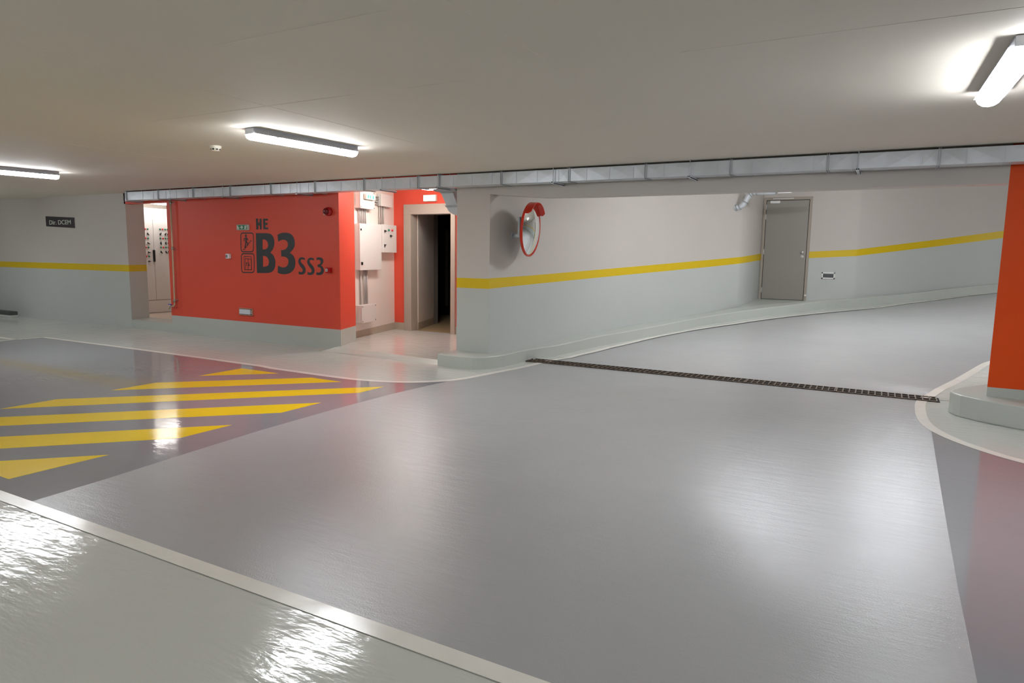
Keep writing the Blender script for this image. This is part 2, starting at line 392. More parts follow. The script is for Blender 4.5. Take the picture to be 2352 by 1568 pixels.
for a, r0, r1 in zip(ang, rl, wallr):
    if r0 is None or r1 is None: prev = None; continue
    c, s_ = math.cos(math.radians(a)), math.sin(math.radians(a)); z = ramp_z(3 + r0 * c, 8 + r0 * s_) + .003
    cur = [(3 + r0 * c, 8 + r0 * s_, z), (3 + (r1 + .08) * c, 8 + (r1 + .08) * s_, z)]
    if prev: pm.add(prev + cur[::-1], [(0, 1, 2, 3)])
    prev = cur
rl2 = by_angle([(p[0], p[1]) for p in smooth_path(RLINE, 2)], ang); prev = None
for a, r0 in zip(ang, rl2):
    if r0 is None: prev = None; continue
    c, s_ = math.cos(math.radians(a)), math.sin(math.radians(a)); z = ramp_z(3 + r0 * c, 8 + r0 * s_) + .003
    cur = [(3 + r0 * c, 8 + r0 * s_, z), (3 + .5 * c, 8 + .5 * s_, z)]
    if prev: pm.add(prev + cur[::-1], [(0, 1, 2, 3)])
    prev = cur
pm.build('verge_coating', 'floor_pale', floor)
# floor coatings
sl = [p for p in smooth_path(LINE, 2) if p[1] <= 8.0]; sr = [p for p in smooth_path(RLINE, 2) if p[1] <= 8.0 and p[0] < 9.1]
i_j = max(i for i, p in enumerate(sl) if p[1] < 6.2)
LB = [(-4.06, 1.87), (-4.087, 2.303), (-4.15, 2.9), (-4.213, 3.59), (-4.24, 4.4), (-4.231, 5.233), (-4.18, 5.8)]
RB = [(.38, 1.87), (.38, 2.594), (.386, 3.349), (.41, 4.576), (.455, 6.55)]
j_j = max(j for j, p in enumerate(sr) if p[1] < 6.6)
grip = LB + sl[i_j:] + [(-3.86, 8.0), (.46, 8.0)] + sr[j_j + 1:][::-1] + RB[::-1]
MB().prism(grip, .0, .0025).build('grip_coating', 'floor_grip', floor)
MB().prism([(-11.6, 1.87)] + LB + sl[:i_j + 1][::-1], .0, .0018).build('smooth_coating', 'floor_dark', floor)
MB().prism([(9, 1.87)] + sr[:j_j + 1] + RB[::-1], .0, .0018).build('smooth_coating', 'floor_dark', floor)
MB().prism([(9, 5.0)] + sr + [(.5, 8.0), (9, 8.0)], .0, .001).build('verge_coating', 'floor_pale', floor)
# painted lines
def line_strip(name, path, w, m='line', parent=floor):
    L, R_ = ribbon2(path, w); mb = MB()
    for i in range(len(path) - 1):
        q = [L[i], L[i + 1], R_[i + 1], R_[i]]
        mb.add([(p.x, p.y, ramp_z(p.x, p.y) + (.0034 if p.y < 8 else .005)) for p in q], [(0, 1, 2, 3)])
    return mb.build(name, m, parent)
line_strip('white_line', [(p[0], p[1] + .035) if i < 20 else p for i, p in enumerate(smooth_path(LINE, 3))], .085)
line_strip('white_line', [(p[0], p[1]) for p in smooth_path(RLINE, 3)], .09)
line_strip('white_line', [(-20, 1.83), (-4, 1.832), (9, 1.83)], .082)
line_strip('white_line', [(-11.6, 5.70), (-11.62, 3.4), (-11.62, 1.85)], .09)
line_strip('white_line', [(-11.6, 5.31), (-20, 5.31)], .09)
HATCH = [[(-6.671, 4.849), (-6.69, 5.447), (-6.063, 5.44)], [(-6.683, 3.867), (-6.69, 4.351), (-5.55, 5.45), (-5.099, 5.446)],
         [(-6.683, 2.893), (-6.69, 3.364), (-4.54, 5.49), (-4.54, 5.105)], [(-6.69, 2.41), (-4.535, 4.565), (-4.535, 4.085), (-6.6, 2.05)],
         [(-6.2, 2.0), (-6.13, 2.0), (-4.54, 3.578), (-4.54, 3.107), (-5.63, 2.0)], [(-5.18, 2.0), (-4.565, 2.597), (-4.58, 1.997)]]
for h in HATCH: MB().prism(h, .0, .0026).build('hatch_stripe', 'yellow_floor', floor)

# ---- ceiling
ce = MB()
ce.box((-20, -6, CH), (9, 7.1, 2.75)); ce.box((-20, 7.1, CH), (-11.42, 7.32, 2.75)); ce.box((-11.42, 7.1, 2.6), (9, 7.5, 2.75))
ceiling = ce.build('ceiling', 'ceiling', kind='structure')
def joint(a, b):
    L, R_ = ribbon2([a, b], .008); MB().prism([(p.x, p.y) for p in (L[0], L[1], R_[1], R_[0])], CH - .001, CH).build('formwork_joint', 'ceiling', ceiling)
for y, x0, x1 in ((3.375, -5.1, -3.0), (3.39, -.95, .6), (2.30, -2.95, -1.85), (3.385, -2.6, -2.2)): joint((x0, y), (x1, y))
for x, y0, y1 in ((-3.79, 1.3, 5.1), (-1.59, 2.1, 3.2), (-6.9, 2.6, 5.0)): joint((x, y0), (x, y1))
box('trim_3', (-7.0, 7.33, 2.408), (-4.83, 7.45, 2.6), 'red', kind='structure')
box('ceiling_lobby', (-8, 7.5, 2.6), (-4.4, 9.7, 2.75), 'ceiling', kind='structure')
box('ceiling_ramp', (-5.0, 7.5, 3.05), (9.2, 18, 3.2), 'ceiling', kind='structure')
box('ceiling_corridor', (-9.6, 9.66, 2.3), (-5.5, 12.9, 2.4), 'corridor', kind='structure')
box('ceiling_room', (-13.4, 7.44, 2.40), (-9.9, 9.8, 2.55), 'white', kind='structure')

# ---- walls
band_wall('wall_left', [(-20, 7.31, [0, .995, 1.11, 2.6]), (-16.37, 7.31, [0, 1.003, 1.118, 2.6]), (-11.86, 7.31, [0, 1.011, 1.13, 2.6]), (-12.02, 7.75, [0, 1.011, 1.13, 2.6])],
          ['wall_lo', 'stripe', 'wall_up'], .12)
wall_red = band_wall('wall_back', [(-10.70, 7.75, [0, .29, 2.6]), (-10.71, 7.31, [0, .29, 2.6]), (-6.84, 7.31, [0, .292, 2.6]), (-7.055, 7.87, [0, .292, 2.6]), (-7.33, 7.97, [0, .292, 2.6])],
          ['grey', 'red'], .1)
box('wall_lintel', (-11.9, 7.31, 2.205), (-10.70, 7.43, 2.6), 'red', kind='structure')
band_wall('wall_lobby', [(-7.29, 7.99, [0, .155, 2.62]), (-7.638, 9.542, [0, .175, 2.62])], ['skirting', 'white'], .12)
le = MB()
le.box((-7.76, 9.542, 0), (-7.385, 9.66, .18), 0); le.box((-7.76, 9.542, .18), (-7.385, 9.66, 2.62), 1)
le.box((-6.325, 9.542, 0), (-4.6, 9.66, .18), 0); le.box((-6.325, 9.542, .18), (-4.6, 9.66, 2.62), 1); le.box((-7.385, 9.542, 2.245), (-6.325, 9.66, 2.62), 1)
le.build('wall_lobby_end', ['skirting', 'red'], kind='structure')
box('wall_lobby_right', (-4.74, 7.62, 0), (-4.62, 9.542, 2.62), 'white', kind='structure')
def curved(rows):
    return [rows[0]] + smooth_path(rows, 2)[1:-1] + [rows[-1]]
rw = [(x, y, [0 if j < .5 else j - .3, sb, st, 3.05]) for x, y, st, sb, j in curved(RW)]
rw += [(-2.292, 15.05, [.3, 1.375, 1.512, 3.05])] + [(x, y, [j - .3, sb, st, 3.05]) for x, y, st, sb, j in curved(RW2)] + [(5.8, 13.9, [1, 2.3, 2.43, 3.05]), (8.2, 11.0, [1, 2.5, 2.63, 3.05]), (9.1, 7.9, [0, 2.6, 2.73, 3.05])]
band_wall('wall_ramp', rw, ['wall_lo', 'stripe', 'wall_up'], .12, soft=28)
band_wall('wall_right', [(9.0, 8.0, [0, 1.0, 1.12, 2.6]), (9.0, -6, [0, 1.0, 1.12, 2.6])], ['wall_lo', 'stripe', 'wall_up'], .15)
band_wall('wall_front', [(9.0, -6, [0, 1.0, 1.12, 2.6]), (-20, -6, [0, 1.0, 1.12, 2.6])], ['wall_lo', 'stripe', 'wall_up'], .15)
band_wall('wall_far_left', [(-20, -6, [0, 1.0, 1.12, 2.6]), (-20, 7.31, [0, 1.0, 1.12, 2.6])], ['wall_lo', 'stripe', 'wall_up'], .15)
# beam over the ramp mouth
MB().prism([(-4.34, 2.149), (-3.65, 2.092), (-3.1, 2.084), (-.3, 2.084), (.905, 2.086), (.905, 2.6), (-4.34, 2.6)], 7.31, 7.5, 'y').build('trim_1', 'wall_up', kind='structure')
box('trim_2', (1.7, 7.31, 2.086), (2.3, 7.5, 2.6), 'wall_up', kind='structure')
cb = MB()
for z0, z1, mi in ((0, 1.0, 0), (1.0, 1.12, 1), (1.12, 3.06, 2)): cb.box((2.3, 7.31, z0), (9.0, 9.3, z1), mi)
cb.build('wall_core', ['wall_lo', 'stripe', 'wall_up'], kind='structure')
# grey pillar with the stripe
gp = thing('concrete_pillar', 'grey painted concrete pillar with yellow stripe between the lobby and the ramp', 'pillar', (-4.6, 7.4, .0))
pb = MB()
for z0, z1, mi in ((0, .976, 0), (.976, 1.104, 1), (1.104, 2.6, 2)): pb.box((-4.832, 7.31, z0), (-4.341, 7.62, z1), mi)
pb.build('shaft', ['wall_lo', 'stripe', 'wall_up'], gp)
# orange pillar
op = thing('concrete_pillar', 'bright orange concrete pillar on a rounded kerb island at the right edge', 'pillar', (1.3, 7.6, .2))
FT = [(.905, 7.31), (1.7, 7.31), (1.7, 8.0), (1.15, 8.0)]
MB().prism(FT, .284, 2.6).build('shaft', 'orange', op); MB().prism(FT, .2, .284).build('plinth', 'grey', op)
# kerb island
isl = [(.634, 7.40), (.66, 7.30), (.706, 7.215), (.829, 7.10), (.979, 7.005), (1.141, 6.915), (1.45, 6.82), (2.0, 6.80), (2.29, 6.80), (2.29, 8.3), (1.3, 8.3), (.95, 8.0), (.72, 7.65)]
ki = MB().prism(isl, .0, .2).build('kerb_island', 'grey', None, .012, label='rounded grey concrete kerb island under the orange pillar', category='kerb')
# kerb along the pillar and up the ramp
KO = [(-4.86, 6.92), (-4.34, 6.885), (-4.18, 7.05), (-4.105, 7.35), (-4.11, 7.81), (-4.0, 8.35), (-3.76, 8.95), (-3.34, 9.95), (-2.87, 11.39), (-2.396, 12.45), (-1.861, 13.20), (-1.28, 13.98), (-.70, 14.72), (-.1, 15.06), (.42, 15.29), (1.2, 15.5), (1.86, 15.47), (3.2, 15.1)]
KI = [(-4.86, 7.31), (-4.5, 7.31), (-4.335, 7.31), (-4.335, 7.45), (-4.32, 7.9), (-4.3, 8.25), (-4.05, 8.9), (-3.68, 10.0), (-3.2, 11.4), (-2.74, 12.42), (-2.3, 13.20), (-1.6, 13.97), (-.86, 14.78), (-.42, 15.05), (.42, 15.50), (1.22, 15.72), (1.9, 15.66), (3.28, 15.28)]
ko = smooth_path(KO, 2)[0:]; ki_ = smooth_path(KI, 2)
kb = MB(); n = len(ko); sc_ = []
for p, q in zip(ko, ki_):
    z = ramp_z(*p); zi = max(ramp_z(*q), z)
    sc_.append([(p[0], p[1], z - .05), (p[0], p[1], z + .143), (p[0] + (q[0] - p[0]) * .04, p[1] + (q[1] - p[1]) * .04, z + .155), (q[0], q[1], zi + .155), (q[0], q[1], z - .05)])
for s_ in sc_: kb.v += s_
for i in range(n - 1):
    for k in range(5):
        k2 = (k + 1) % 5; kb.f.append([i * 5 + k, (i + 1) * 5 + k, (i + 1) * 5 + k2, i * 5 + k2]); kb.m.append(0); kb.sm.append(False)
kb.f.append([0, 1, 2, 3, 4]); kb.m.append(0); kb.sm.append(False)
kb.build('kerb', 'grey', None, 0, label='long grey concrete kerb curving up the ramp beside the striped wall', category='kerb')
# landing before the grey door
MB().add([(-2.352, 13.2, .30), (-.5, 15.05, .30), (-2.352, 15.05, .30), (-2.352, 13.2, .492), (-.5, 15.05, .66), (-2.352, 15.05, .564), (-1.35, 15.05, .566)],
         [(3, 4, 6, 5), (0, 1, 4, 3), (0, 2, 5, 3), (1, 2, 5, 6, 4)]).build('floor_landing', 'grey', kind='structure')
# far left kerb stop
ks = thing('wheel_stop', 'low dark wheel stop with pale base lying at the far left by the wall', 'wheel stop', (-16, 6.9, 0))
box('base', (-17.6, 6.96, 0), (-15.36, 7.12, .05), 'grey', ks, .008); box('cap', (-17.6, 6.965, .05), (-15.37, 7.11, .125), 'kerb_dark', ks, .01)

# ---- electrical room
box('wall_room_left', (-13.5, 7.43, 0), (-13.32, 9.75, 2.4), 'white', kind='structure')
box('wall_room_back', (-13.32, 9.65, 0), (-9.98, 9.75, 2.4), 'white', kind='structure')
box('wall_room_right', (-10.08, 7.43, 0), (-9.98, 9.65, 2.4), 'white', kind='structure')
tf = MB(); tf.prism([(-11.86, 7.312), (-10.71, 7.312), (-10.71, 7.76), (-12.02, 7.76)], 0, .145, mi=1); tf.box((-13.32, 7.76, 0), (-10.08, 9.65, .145))
tf.build('floor_room', ['room_floor', 'grey'], kind='structure')
cab = thing('switchboard_cabinet', 'tall white two-door switchboard with red and green buttons in the doorway room', 'electrical cabinet', (-13.05, 8.6, .145))
box('body', (-13.3, 7.85, .145), (-12.82, 9.35, 2.225), 'cabinet', cab)
box('base_gap', (-12.82, 7.85, .135), (-12.795, 9.35, .15), 'black', cab)
DOORS = []
for y0, y1 in ((7.86, 8.421), (8.428, 9.34)):
    d = box('door', (-12.82, y0, .408), (-12.80, y1, 2.188), 'cabinet', cab, .002); DOORS.append(d)
box('plinth', (-12.82, 7.86, .152), (-12.803, 9.34, .398), 'cabinet', cab)
box('seam_strip', (-12.82, 7.86, .398), (-12.806, 9.34, .408), 'seam', cab)
box('seam_strip', (-12.82, 8.421, .408), (-12.808, 8.428, 2.188), 'seam', cab)
def button(y, z, m): MB().lathe([(0, .018), (.014, .018), (.017, .010), (.017, 0)], (-12.8, y, z), (1, 0, 0), 12).build('push_button', m, DOORS[y > 8.425])
def rotary(y, z, q=0):
    mb = MB().lathe([(0, .012), (.014, .012), (.015, 0)], (-12.8, y, z), (1, 0, 0), 10)
    c, s_ = math.cos(q), math.sin(q); mb.add([(-12.775, y + a * c - b * s_, z + a * s_ + b * c) for a, b in ((-.03, -.006), (.03, -.006), (.03, .006), (-.03, .006))] + [(-12.79, y + a * c - b * s_, z + a * s_ + b * c) for a, b in ((-.03, -.006), (.03, -.006), (.03, .006), (-.03, .006))], [(0, 1, 2, 3), (0, 1, 5, 4), (1, 2, 6, 5), (2, 3, 7, 6), (3, 0, 4, 7)])
    mb.build('rotary_switch', 'black', DOORS[y > 8.425])
for k, z in enumerate((1.812, 1.632, 1.453, 1.276)):
    for y, m in ((8.150, 'btn_green'), (8.203, 'btn_red'), (8.256, 'btn_red'), (8.309, 'btn_green')): button(y, z, m)
    for y in (8.203, 8.308): rotary(y, z - .097, 2.2 + .3 * k)
for k, z in enumerate((1.82, 1.638, 1.458)):
    for y, m in ((8.571, 'btn_green'), (8.625, 'btn_red'), (8.679, 'btn_green'), (8.735, 'btn_green'), (8.79, 'btn_red')): button(y, z, m)
    for y in (8.573, 8.68, 8.736): rotary(y, z - .097, 1.2 + .5 * k)
MB().box((-12.80, 8.392, 1.17), (-12.765, 8.428, 1.405)).build('handle', 'black', DOORS[0], .008)
rl_ = thing('ceiling_light', 'slim lit batten at the top of the doorway to the switchboard room', 'ceiling light', (-12.5, 8.45, 2.4), 'strip lights')
def fr_room(x, y, z):
    a = math.atan2(.15, .54); c, s_ = math.cos(a), math.sin(a); return (-12.5 + x * c - y * s_, 8.45 + x * s_ + y * c, z)
MB().box((-.03, -.55, 2.33), (.03, .55, 2.4), 0, fr_room).build('housing', 'housing', rl_); MB().box((-.035, -.56, 2.285), (.035, .56, 2.33), 0, fr_room).build('diffuser', 'lamp_room', rl_, .01)

# ---- main duct
FL = [-10.518, -9.638, -8.768, -7.892, -7.023, -6.134, -5.246, -4.914, -4.032, -3.159, -2.275, -1.402, -0.524, 0.359, 1.24]
HG = [-11.347, -10.18, -8.911, -7.345, -5.816, -4.931, -3.344, -1.804, -0.27, 1.45]
SM = [-10.937, -10.65, -10.325, -10.058, -9.766, -9.418, -9.151, -8.305, -8.028, -7.705, -7.513, -7.307, -7.151, -6.811, -6.544, -6.27, -5.926, -5.622, -5.383, -4.717, -4.445, -4.163, -3.835, -3.563, -3.29, -2.951, -2.681, -2.411, -2.081, -1.534, -1.203, -0.931, -0.654, -0.32, -0.045, 0.225, 0.564, 0.834]
duct = thing('air_duct', 'long rectangular galvanised air duct hung under the ceiling from left to right', 'air duct', (-5, 7.15, 2.3))
DY0, DY1, DZ0, DZ1 = 7.05, 7.26, 2.237, 2.372
ends = [-11.40] + FL + [2.1]
for a, b in zip(ends, ends[1:]):
    mb = MB(); xs = sorted([a] + [s_ for s_ in SM if a < s_ < b] + [b])
    for u, v in zip(xs, xs[1:]):                       # sheet panels, each slightly pillowed between its stiffening seams
        m_ = (u + v) / 2
        mb.box((u + .004, DY0, DZ0), (v - .004, DY1, DZ1)); k = len(mb.v)
        mb.add([(u + .004, DY0, DZ0), (v - .004, DY0, DZ0), (v - .004, DY0, DZ1), (u + .004, DY0, DZ1), (m_, DY0 - .004, (DZ0 + DZ1) / 2)], [(0, 1, 4), (1, 2, 4), (2, 3, 4), (3, 0, 4)])
        mb.box((v - .004, DY0 - .006, DZ0 - .002), (v + .004, DY1, DZ1))
    mb.build('duct_section', 'galv', duct)
for x in FL + [-11.385]:
    mb = MB()
    for dx in (-.011, .006): mb.box((x + dx, DY0 - .014, DZ0 - .012), (x + dx + .005, DY1 + .01, DZ1 + .012))
    mb.build('flange', 'galv_dark', duct)
MB().box((-11.42, DY0 - .01, DZ0 - .02), (-11.40, DY1 + .02, DZ1 + .01)).build('end_cap', 'galv', duct)
for x in HG:
    mb = MB().tube([(x, DY0 - .028, 2.205), (x, DY0 - .028, CH - .001)], .0045, 6).tube([(x, DY1 + .03, 2.205), (x, DY1 + .03, 2.6)], .0045, 6)
    mb.box((x - .018, DY0 - .05, 2.212), (x + .018, DY1 + .048, 2.219)); mb.box((x - .018, DY0 - .05, 2.212), (x - .014, DY1 + .048, 2.236)); mb.box((x + .014, DY0 - .05, 2.212), (x + .018, DY1 + .048, 2.236))
    mb.build('hanger', 'galv', duct)
# branch going down beside the grey pillar
br = thing('branch_duct', 'short galvanised branch duct slanting down from the main duct beside the grey pillar', 'air duct', (-5.0, 7.4, 2.2))
MB().prism([(-5.19, 2.237), (-4.84, 2.237), (-4.84, 2.205), (-5.15, 2.205)], 7.27, 7.62, 'y').build('collar', 'galv_dark', br)
MB().prism([(-5.148, 2.205), (-4.957, 2.202), (-4.885, 2.03), (-5.055, 2.03)], 7.40, 7.60, 'y').build('slanted_section', 'galv', br)
MB().prism([(-5.155, 2.205), (-4.945, 2.205), (-4.95, 2.19), (-5.145, 2.19)], 7.385, 7.61, 'y').build('flange', 'galv_dark', br)
mb = MB(); mb.prism([(-5.075, 2.035), (-4.842, 2.035), (-4.842, 2.012), (-5.06, 2.012)], 7.385, 7.61, 'y'); mb.build('flange', 'galv_dark', br)
MB().prism([(-5.055, 2.012), (-5.035, 1.975), (-5.0, 1.945), (-4.95, 1.918), (-4.89, 1.903), (-4.842, 1.90), (-4.842, 2.012)], 7.40, 7.60, 'y').build('elbow', 'galv', br)

# ---- ceiling lamps
def lamp_tree(name, L):
    t = thing(name, '', 'ceiling light', (0, 0, CH), 'strip lights')
    prof = [(-.050, 0), (-.054, -.02), (-.073, -.050), (.073, -.050), (.054, -.02), (.050, 0)]
    mb = MB(); v = []
    for y in (-L / 2 + .01, L / 2 - .01):
        for x, z in prof: v.append((x, y, CH + z))
    n = len(prof); mb.add(v, [tuple(range(n)), tuple(range(n, 2 * n))] + [(i, (i + 1) % n, n + (i + 1) % n, n + i) for i in range(n)]); mb.build('housing', 'housing', t)
    prof = [(-.061, -.05), (-.060, -.060), (-.050, -.078), (-.028, -.092), (0, -.097), (.028, -.092), (.050, -.078), (.060, -.060), (.061, -.05)]
    mb = MB(); v = []; n = len(prof)
    for y, s_ in ((-L / 2, .8), (-L / 2 + .02, 1), (L / 2 - .02, 1), (L / 2, .8)):
        for x, z in prof: v.append((x * s_, y, CH - .06 + (z + .06) * s_))
    fs = [tuple(range(n)), tuple(range(3 * n, 4 * n))]
    for k in range(3): fs += [(k * n + i, k * n + (i + 1) % n, (k + 1) * n + (i + 1) % n, (k + 1) * n + i) for i in range(n)]
    mb.add(v, fs); mb.build('diffuser', 'lamp', t)
    for y in (-L / 2 - .001, L / 2 - .011): MB().box((-.05, y, CH - .05), (.05, y + .012, CH - .004)).build('end_cap', 'housing', t)
    for y in (-L * .3, L * .3): MB().box((-.066, y - .012, CH - .056), (.066, y + .012, CH - .04)).build('clip', 'chrome', t)
    return t
L0 = lamp_tree('ceiling_light', 1.12)
LAMPS = [(-4.515, 4.43, -.10, 'lit strip light on the ceiling left of the picture centre, beside the smoke detector'),
         (-9.60, 4.44, -.13, 'lit strip light cut by the left edge of the picture'),
         (.475, 4.33, .02, 'lit strip light on the ceiling at the upper right corner'),
         (-14.7, 4.4, 0, 'added unseen strip light beyond the left edge'), (5.5, 4.4, 0, 'added unseen strip light beyond the right edge'),  # from here on: unseen lamps outside the view, added to light the hall
         (-4.5, -1.8, 0, 'added unseen strip light behind the viewer at the left'), (.5, -1.8, 0, 'added unseen strip light behind the viewer at the right'), (-9.6, -1.8, 0, 'added unseen strip light behind the viewer far to the left'),
         (5.5, -1.8, 0, 'added unseen strip light behind the viewer far to the right')]
for i, (x, y, rz, lb) in enumerate(LAMPS):
    o = L0 if i == 0 else copy_tree(L0)
    o.location = (x, y, CH); o.rotation_euler = (0, 0, rz); o['label'] = lb
for x, y, rz, lb in ((-1.3, 9.35, -1.1, 'strip light over the ramp behind the beam, nearer the striped wall'), (.42, 11.8, -1.1, 'strip light over the ramp behind the beam, nearer the orange pillar')):
    o = copy_tree(L0); o.location = (x, y, 3.05); o.rotation_euler = (0, 0, rz); o['label'] = lb
    for ch in o.children:
        if ch.name.startswith('diffuser'): ch.data = ch.data.copy(); ch.data.materials[0] = M['lamp_ramp']
ll = thing('ceiling_light', 'short bright lamp peeking out under the duct above the lobby door', 'ceiling light', (-6.42, 8.4, 2.6), 'strip lights')
MB().box((-6.48, 7.95, 2.475), (-6.36, 8.98, 2.6)).build('housing', 'housing', ll); MB().box((-6.50, 7.93, 2.415), (-6.34, 9.0, 2.475)).build('diffuser', 'lamp_lobby', ll, .015)
# smoke detector
sd = thing('smoke_detector', 'round white smoke detector on the ceiling left of the middle strip light', 'smoke detector', (-5.66, 4.40, CH))
MB().lathe([(0, 0), (.052, 0), (.054, .012), (.050, .016)], (-5.66, 4.40, CH), (0, 0, -1), 32).build('base', 'detector', sd)
MB().lathe([(.049, .016), (.046, .03), (.036, .044), (.026, .048), (0, .049)], (-5.66, 4.40, CH), (0, 0, -1), 32).build('head', 'detector', sd)
mb = MB()
for k in range(8):
    a0, a1 = 2 * PI * k / 8 + .12, 2 * PI * (k + 1) / 8 - .12; v = []
    for r, d in ((.0475, .0275), (.0405, .040)):
        for a in (a0, (a0 + a1) / 2, a1): v.append((-5.66 + r * math.cos(a), 4.40 + r * math.sin(a), CH - d))
    mb.add(v, [(0, 1, 4, 3), (1, 2, 5, 4)])
mb.build('vent_slots', 'black', [c for c in sd.children if c.name.startswith('head')][0])

# ---- signs and letters
ds = thing('wall_sign', 'dark rectangular sign reading Dir. DCEM on the grey left wall', 'sign', (-13.97, 7.31, 1.91))
MB().prism(smooth_poly([(-14.455, 2.029), (-13.475, 1.988), (-13.478, 1.793), (-14.455, 1.833)], 0), 7.294, 7.31, 'y').build('plate', 'sign_dark', ds, .012)
R_TILT = Matrix.Rotation(0.0, 3, 'Y') @ R_FACE
text_mesh('lettering', 'Dir. DCEM', (-13.95, 7.2925, 1.905), .74, .085, 'sign_white', ds, R_TILT, .006)
def mural(name, polys, label): flat_shape(name, [smooth_poly(p) for p in polys], 7.3085, 'mural', wall_red, .002, label=label)
mural('painted_letter', [L_H], 'dark painted letter H'); mural('painted_letter', [L_E], 'dark painted letter E')
mural('painted_letter', [L_B, L_B1, L_B2], 'large dark painted letter B'); mural('painted_numeral', [L_3], 'large dark painted numeral 3')
mural('painted_letter', [L_S], 'first small dark painted letter S'); mural('painted_letter', [L_S2], 'second small dark painted letter S'); mural('painted_numeral', [L_s3], 'small dark painted numeral 3')
def strokes(mb, path, w, closed=False):
    if closed: path = path + [path[0], path[1]]
    L, R_ = ribbon2(path, w); k = len(path) - (2 if closed else 1)
    for i in range(k):
        q = [L[i], L[i + 1], R_[i + 1], R_[i]]
        if closed and i == k: break
        mb.add([(p.x, 7.3075, p.y) for p in q], [(0, 1, 2, 3)])
def rrect(p, r):
    out = []; n = len(p)
    for i in range(n):
        a, b, c = Vector(p[i - 1]), Vector(p[i]), Vector(p[(i + 1) % n]); u = (a - b).normalized() * r; v = (c - b).normalized() * r
        for t in (0, .25, .5, .75, 1): out.append(tuple((b + u) * (1 - t) ** 2 + b * 2 * t * (1 - t) + (b + v) * t * t))
    return out
mb = MB(); strokes(mb, rrect(P_fr1, .05), .017, True)
for k, w in (('torso', .036), ('arm1', .016), ('arm2', .016), ('leg1', .024), ('leg2', .02), ('stairs', .012)): strokes(mb, globals()['P_' + k], w)
hx, hz = P_head[0]; mb.add([(hx + .021 * math.cos(2 * PI * k / 16), 7.3075, hz + .024 * math.sin(2 * PI * k / 16)) for k in range(16)], [tuple(range(16))])
mb.build('stairs_pictogram', 'mural', wall_red, label='dark outlined pictogram of a person climbing stairs')
mb = MB(); strokes(mb, rrect(P_fr2, .05), .017, True); strokes(mb, P_e1, .013, True); strokes(mb, P_e2, .011, True)
for k in ('el', 'a1', 'a1h', 'a2', 'a2h'): strokes(mb, globals()['P_' + k], .011)
mb.build('lift_pictogram', 'mural', wall_red, label='dark outlined pictogram of a lift with two arrows')
# green escape sign
es = thing('exit_sign', 'small unlit green escape sign with a white arrow on the red wall', 'exit sign', (-8.81, 7.31, 1.77), 'escape signs')
box('case', (-8.941, 7.275, 1.731), (-8.685, 7.31, 1.816), 'sign_white', es, .005); box('face', (-8.93, 7.273, 1.738), (-8.70, 7.277, 1.809), 'sign_green', es)
mb = MB(); y = 7.272
for poly in ([(-8.855, 1.782), (-8.82, 1.782), (-8.84, 1.800), (-8.82, 1.800), (-8.79, 1.774), (-8.82, 1.748), (-8.84, 1.748), (-8.82, 1.766), (-8.855, 1.766)],
             [(-8.765, 1.745), (-8.75, 1.745), (-8.735, 1.80), (-8.75, 1.80)], [(-8.745, 1.745), (-8.725, 1.745), (-8.708, 1.80), (-8.728, 1.80)],
             [(-8.925, 1.745), (-8.905, 1.745), (-8.905, 1.80), (-8.925, 1.80)], [(-8.898, 1.745), (-8.878, 1.745), (-8.885, 1.78), (-8.898, 1.78)]):
    mb.prism(poly, y - .001, y + .002, 'y')
mb.build('pictogram', 'sign_white', es)
# siren, call point, switch
sr_ = thing('alarm_siren', 'round dark red alarm siren high on the red wall near its right corner', 'alarm', (-7.02, 7.31, 1.99))
MB().lathe([(0, 0), (.062, 0), (.062, .03), (.052, .036), (.052, .055), (0, .055)], (-7.02, 7.31, 1.985), (0, -1, 0), 28).build('base', 'red_gloss', sr_)
MB().lathe([(.046, .055), (.046, .078), (.036, .092), (.015, .098), (0, .098)], (-7.02, 7.31, 1.985), (0, -1, 0), 28).build('lens', 'red_lens', sr_)
MB().lathe([(0, .012), (.009, .01), (.011, 0)], (-7.055, 7.25, 1.945), (0, -1, 0), 12).build('flash_lamp', 'sign_white', sr_)
cp = thing('call_point', 'small red fire call point on the red wall right of the SS3 letters', 'fire alarm button', (-7.03, 7.31, 1.15))
box('case', (-7.075, 7.262, 1.112), (-6.985, 7.31, 1.186), 'red_gloss', cp, .006); box('plate', (-7.068, 7.259, 1.130), (-7.030, 7.263, 1.170), 'sign_white', cp); MB().lathe([(0, .004), (.009, .004), (.009, 0)], (-7.048, 7.26, 1.15), (0, -1, 0), 14).build('button', 'black', cp)
sw = thing('wall_switch', 'small grey surface switch box on the red wall left of the lift pictogram', 'switch', (-9.17, 7.31, 1.32))
box('case', (-9.215, 7.262, 1.284), (-9.13, 7.31, 1.360), 'vent', sw, .008); box('rocker', (-9.203, 7.256, 1.300), (-9.163, 7.264, 1.343), 'slat', sw, .003)
lb = thing('wall_lamp', 'low rectangular guarded light near the foot of the red wall', 'wall light', (-8.82, 7.31, .45))
mb = MB(); X0, X1, Z0, Z1 = -8.972, -8.668, .394, .506
for a, b in (((X0, Z0), (X1, Z0 + .010)), ((X0, Z1 - .010), (X1, Z1)), ((X0, Z0), (X0 + .010, Z1)), ((X1 - .010, Z0), (X1, Z1))): mb.box((a[0], 7.285, a[1]), (b[0], 7.31, b[1]))
mb.build('guard_frame', 'beige', lb, .003)
mb = MB()
for k in range(6):
    x = X0 + .04 + k * .045
    for z0, z1 in ((Z0 + .008, Z0 + .022), (Z1 - .022, Z1 - .008)): mb.box((x, 7.286, z0), (x + .022, 7.295, z1))
mb.build('guard_clips', 'black', lb)
box('lens', (X0 + .028, 7.268, Z0 + .018), (X1 - .03, 7.31, Z1 - .016), 'lens', lb, .008)
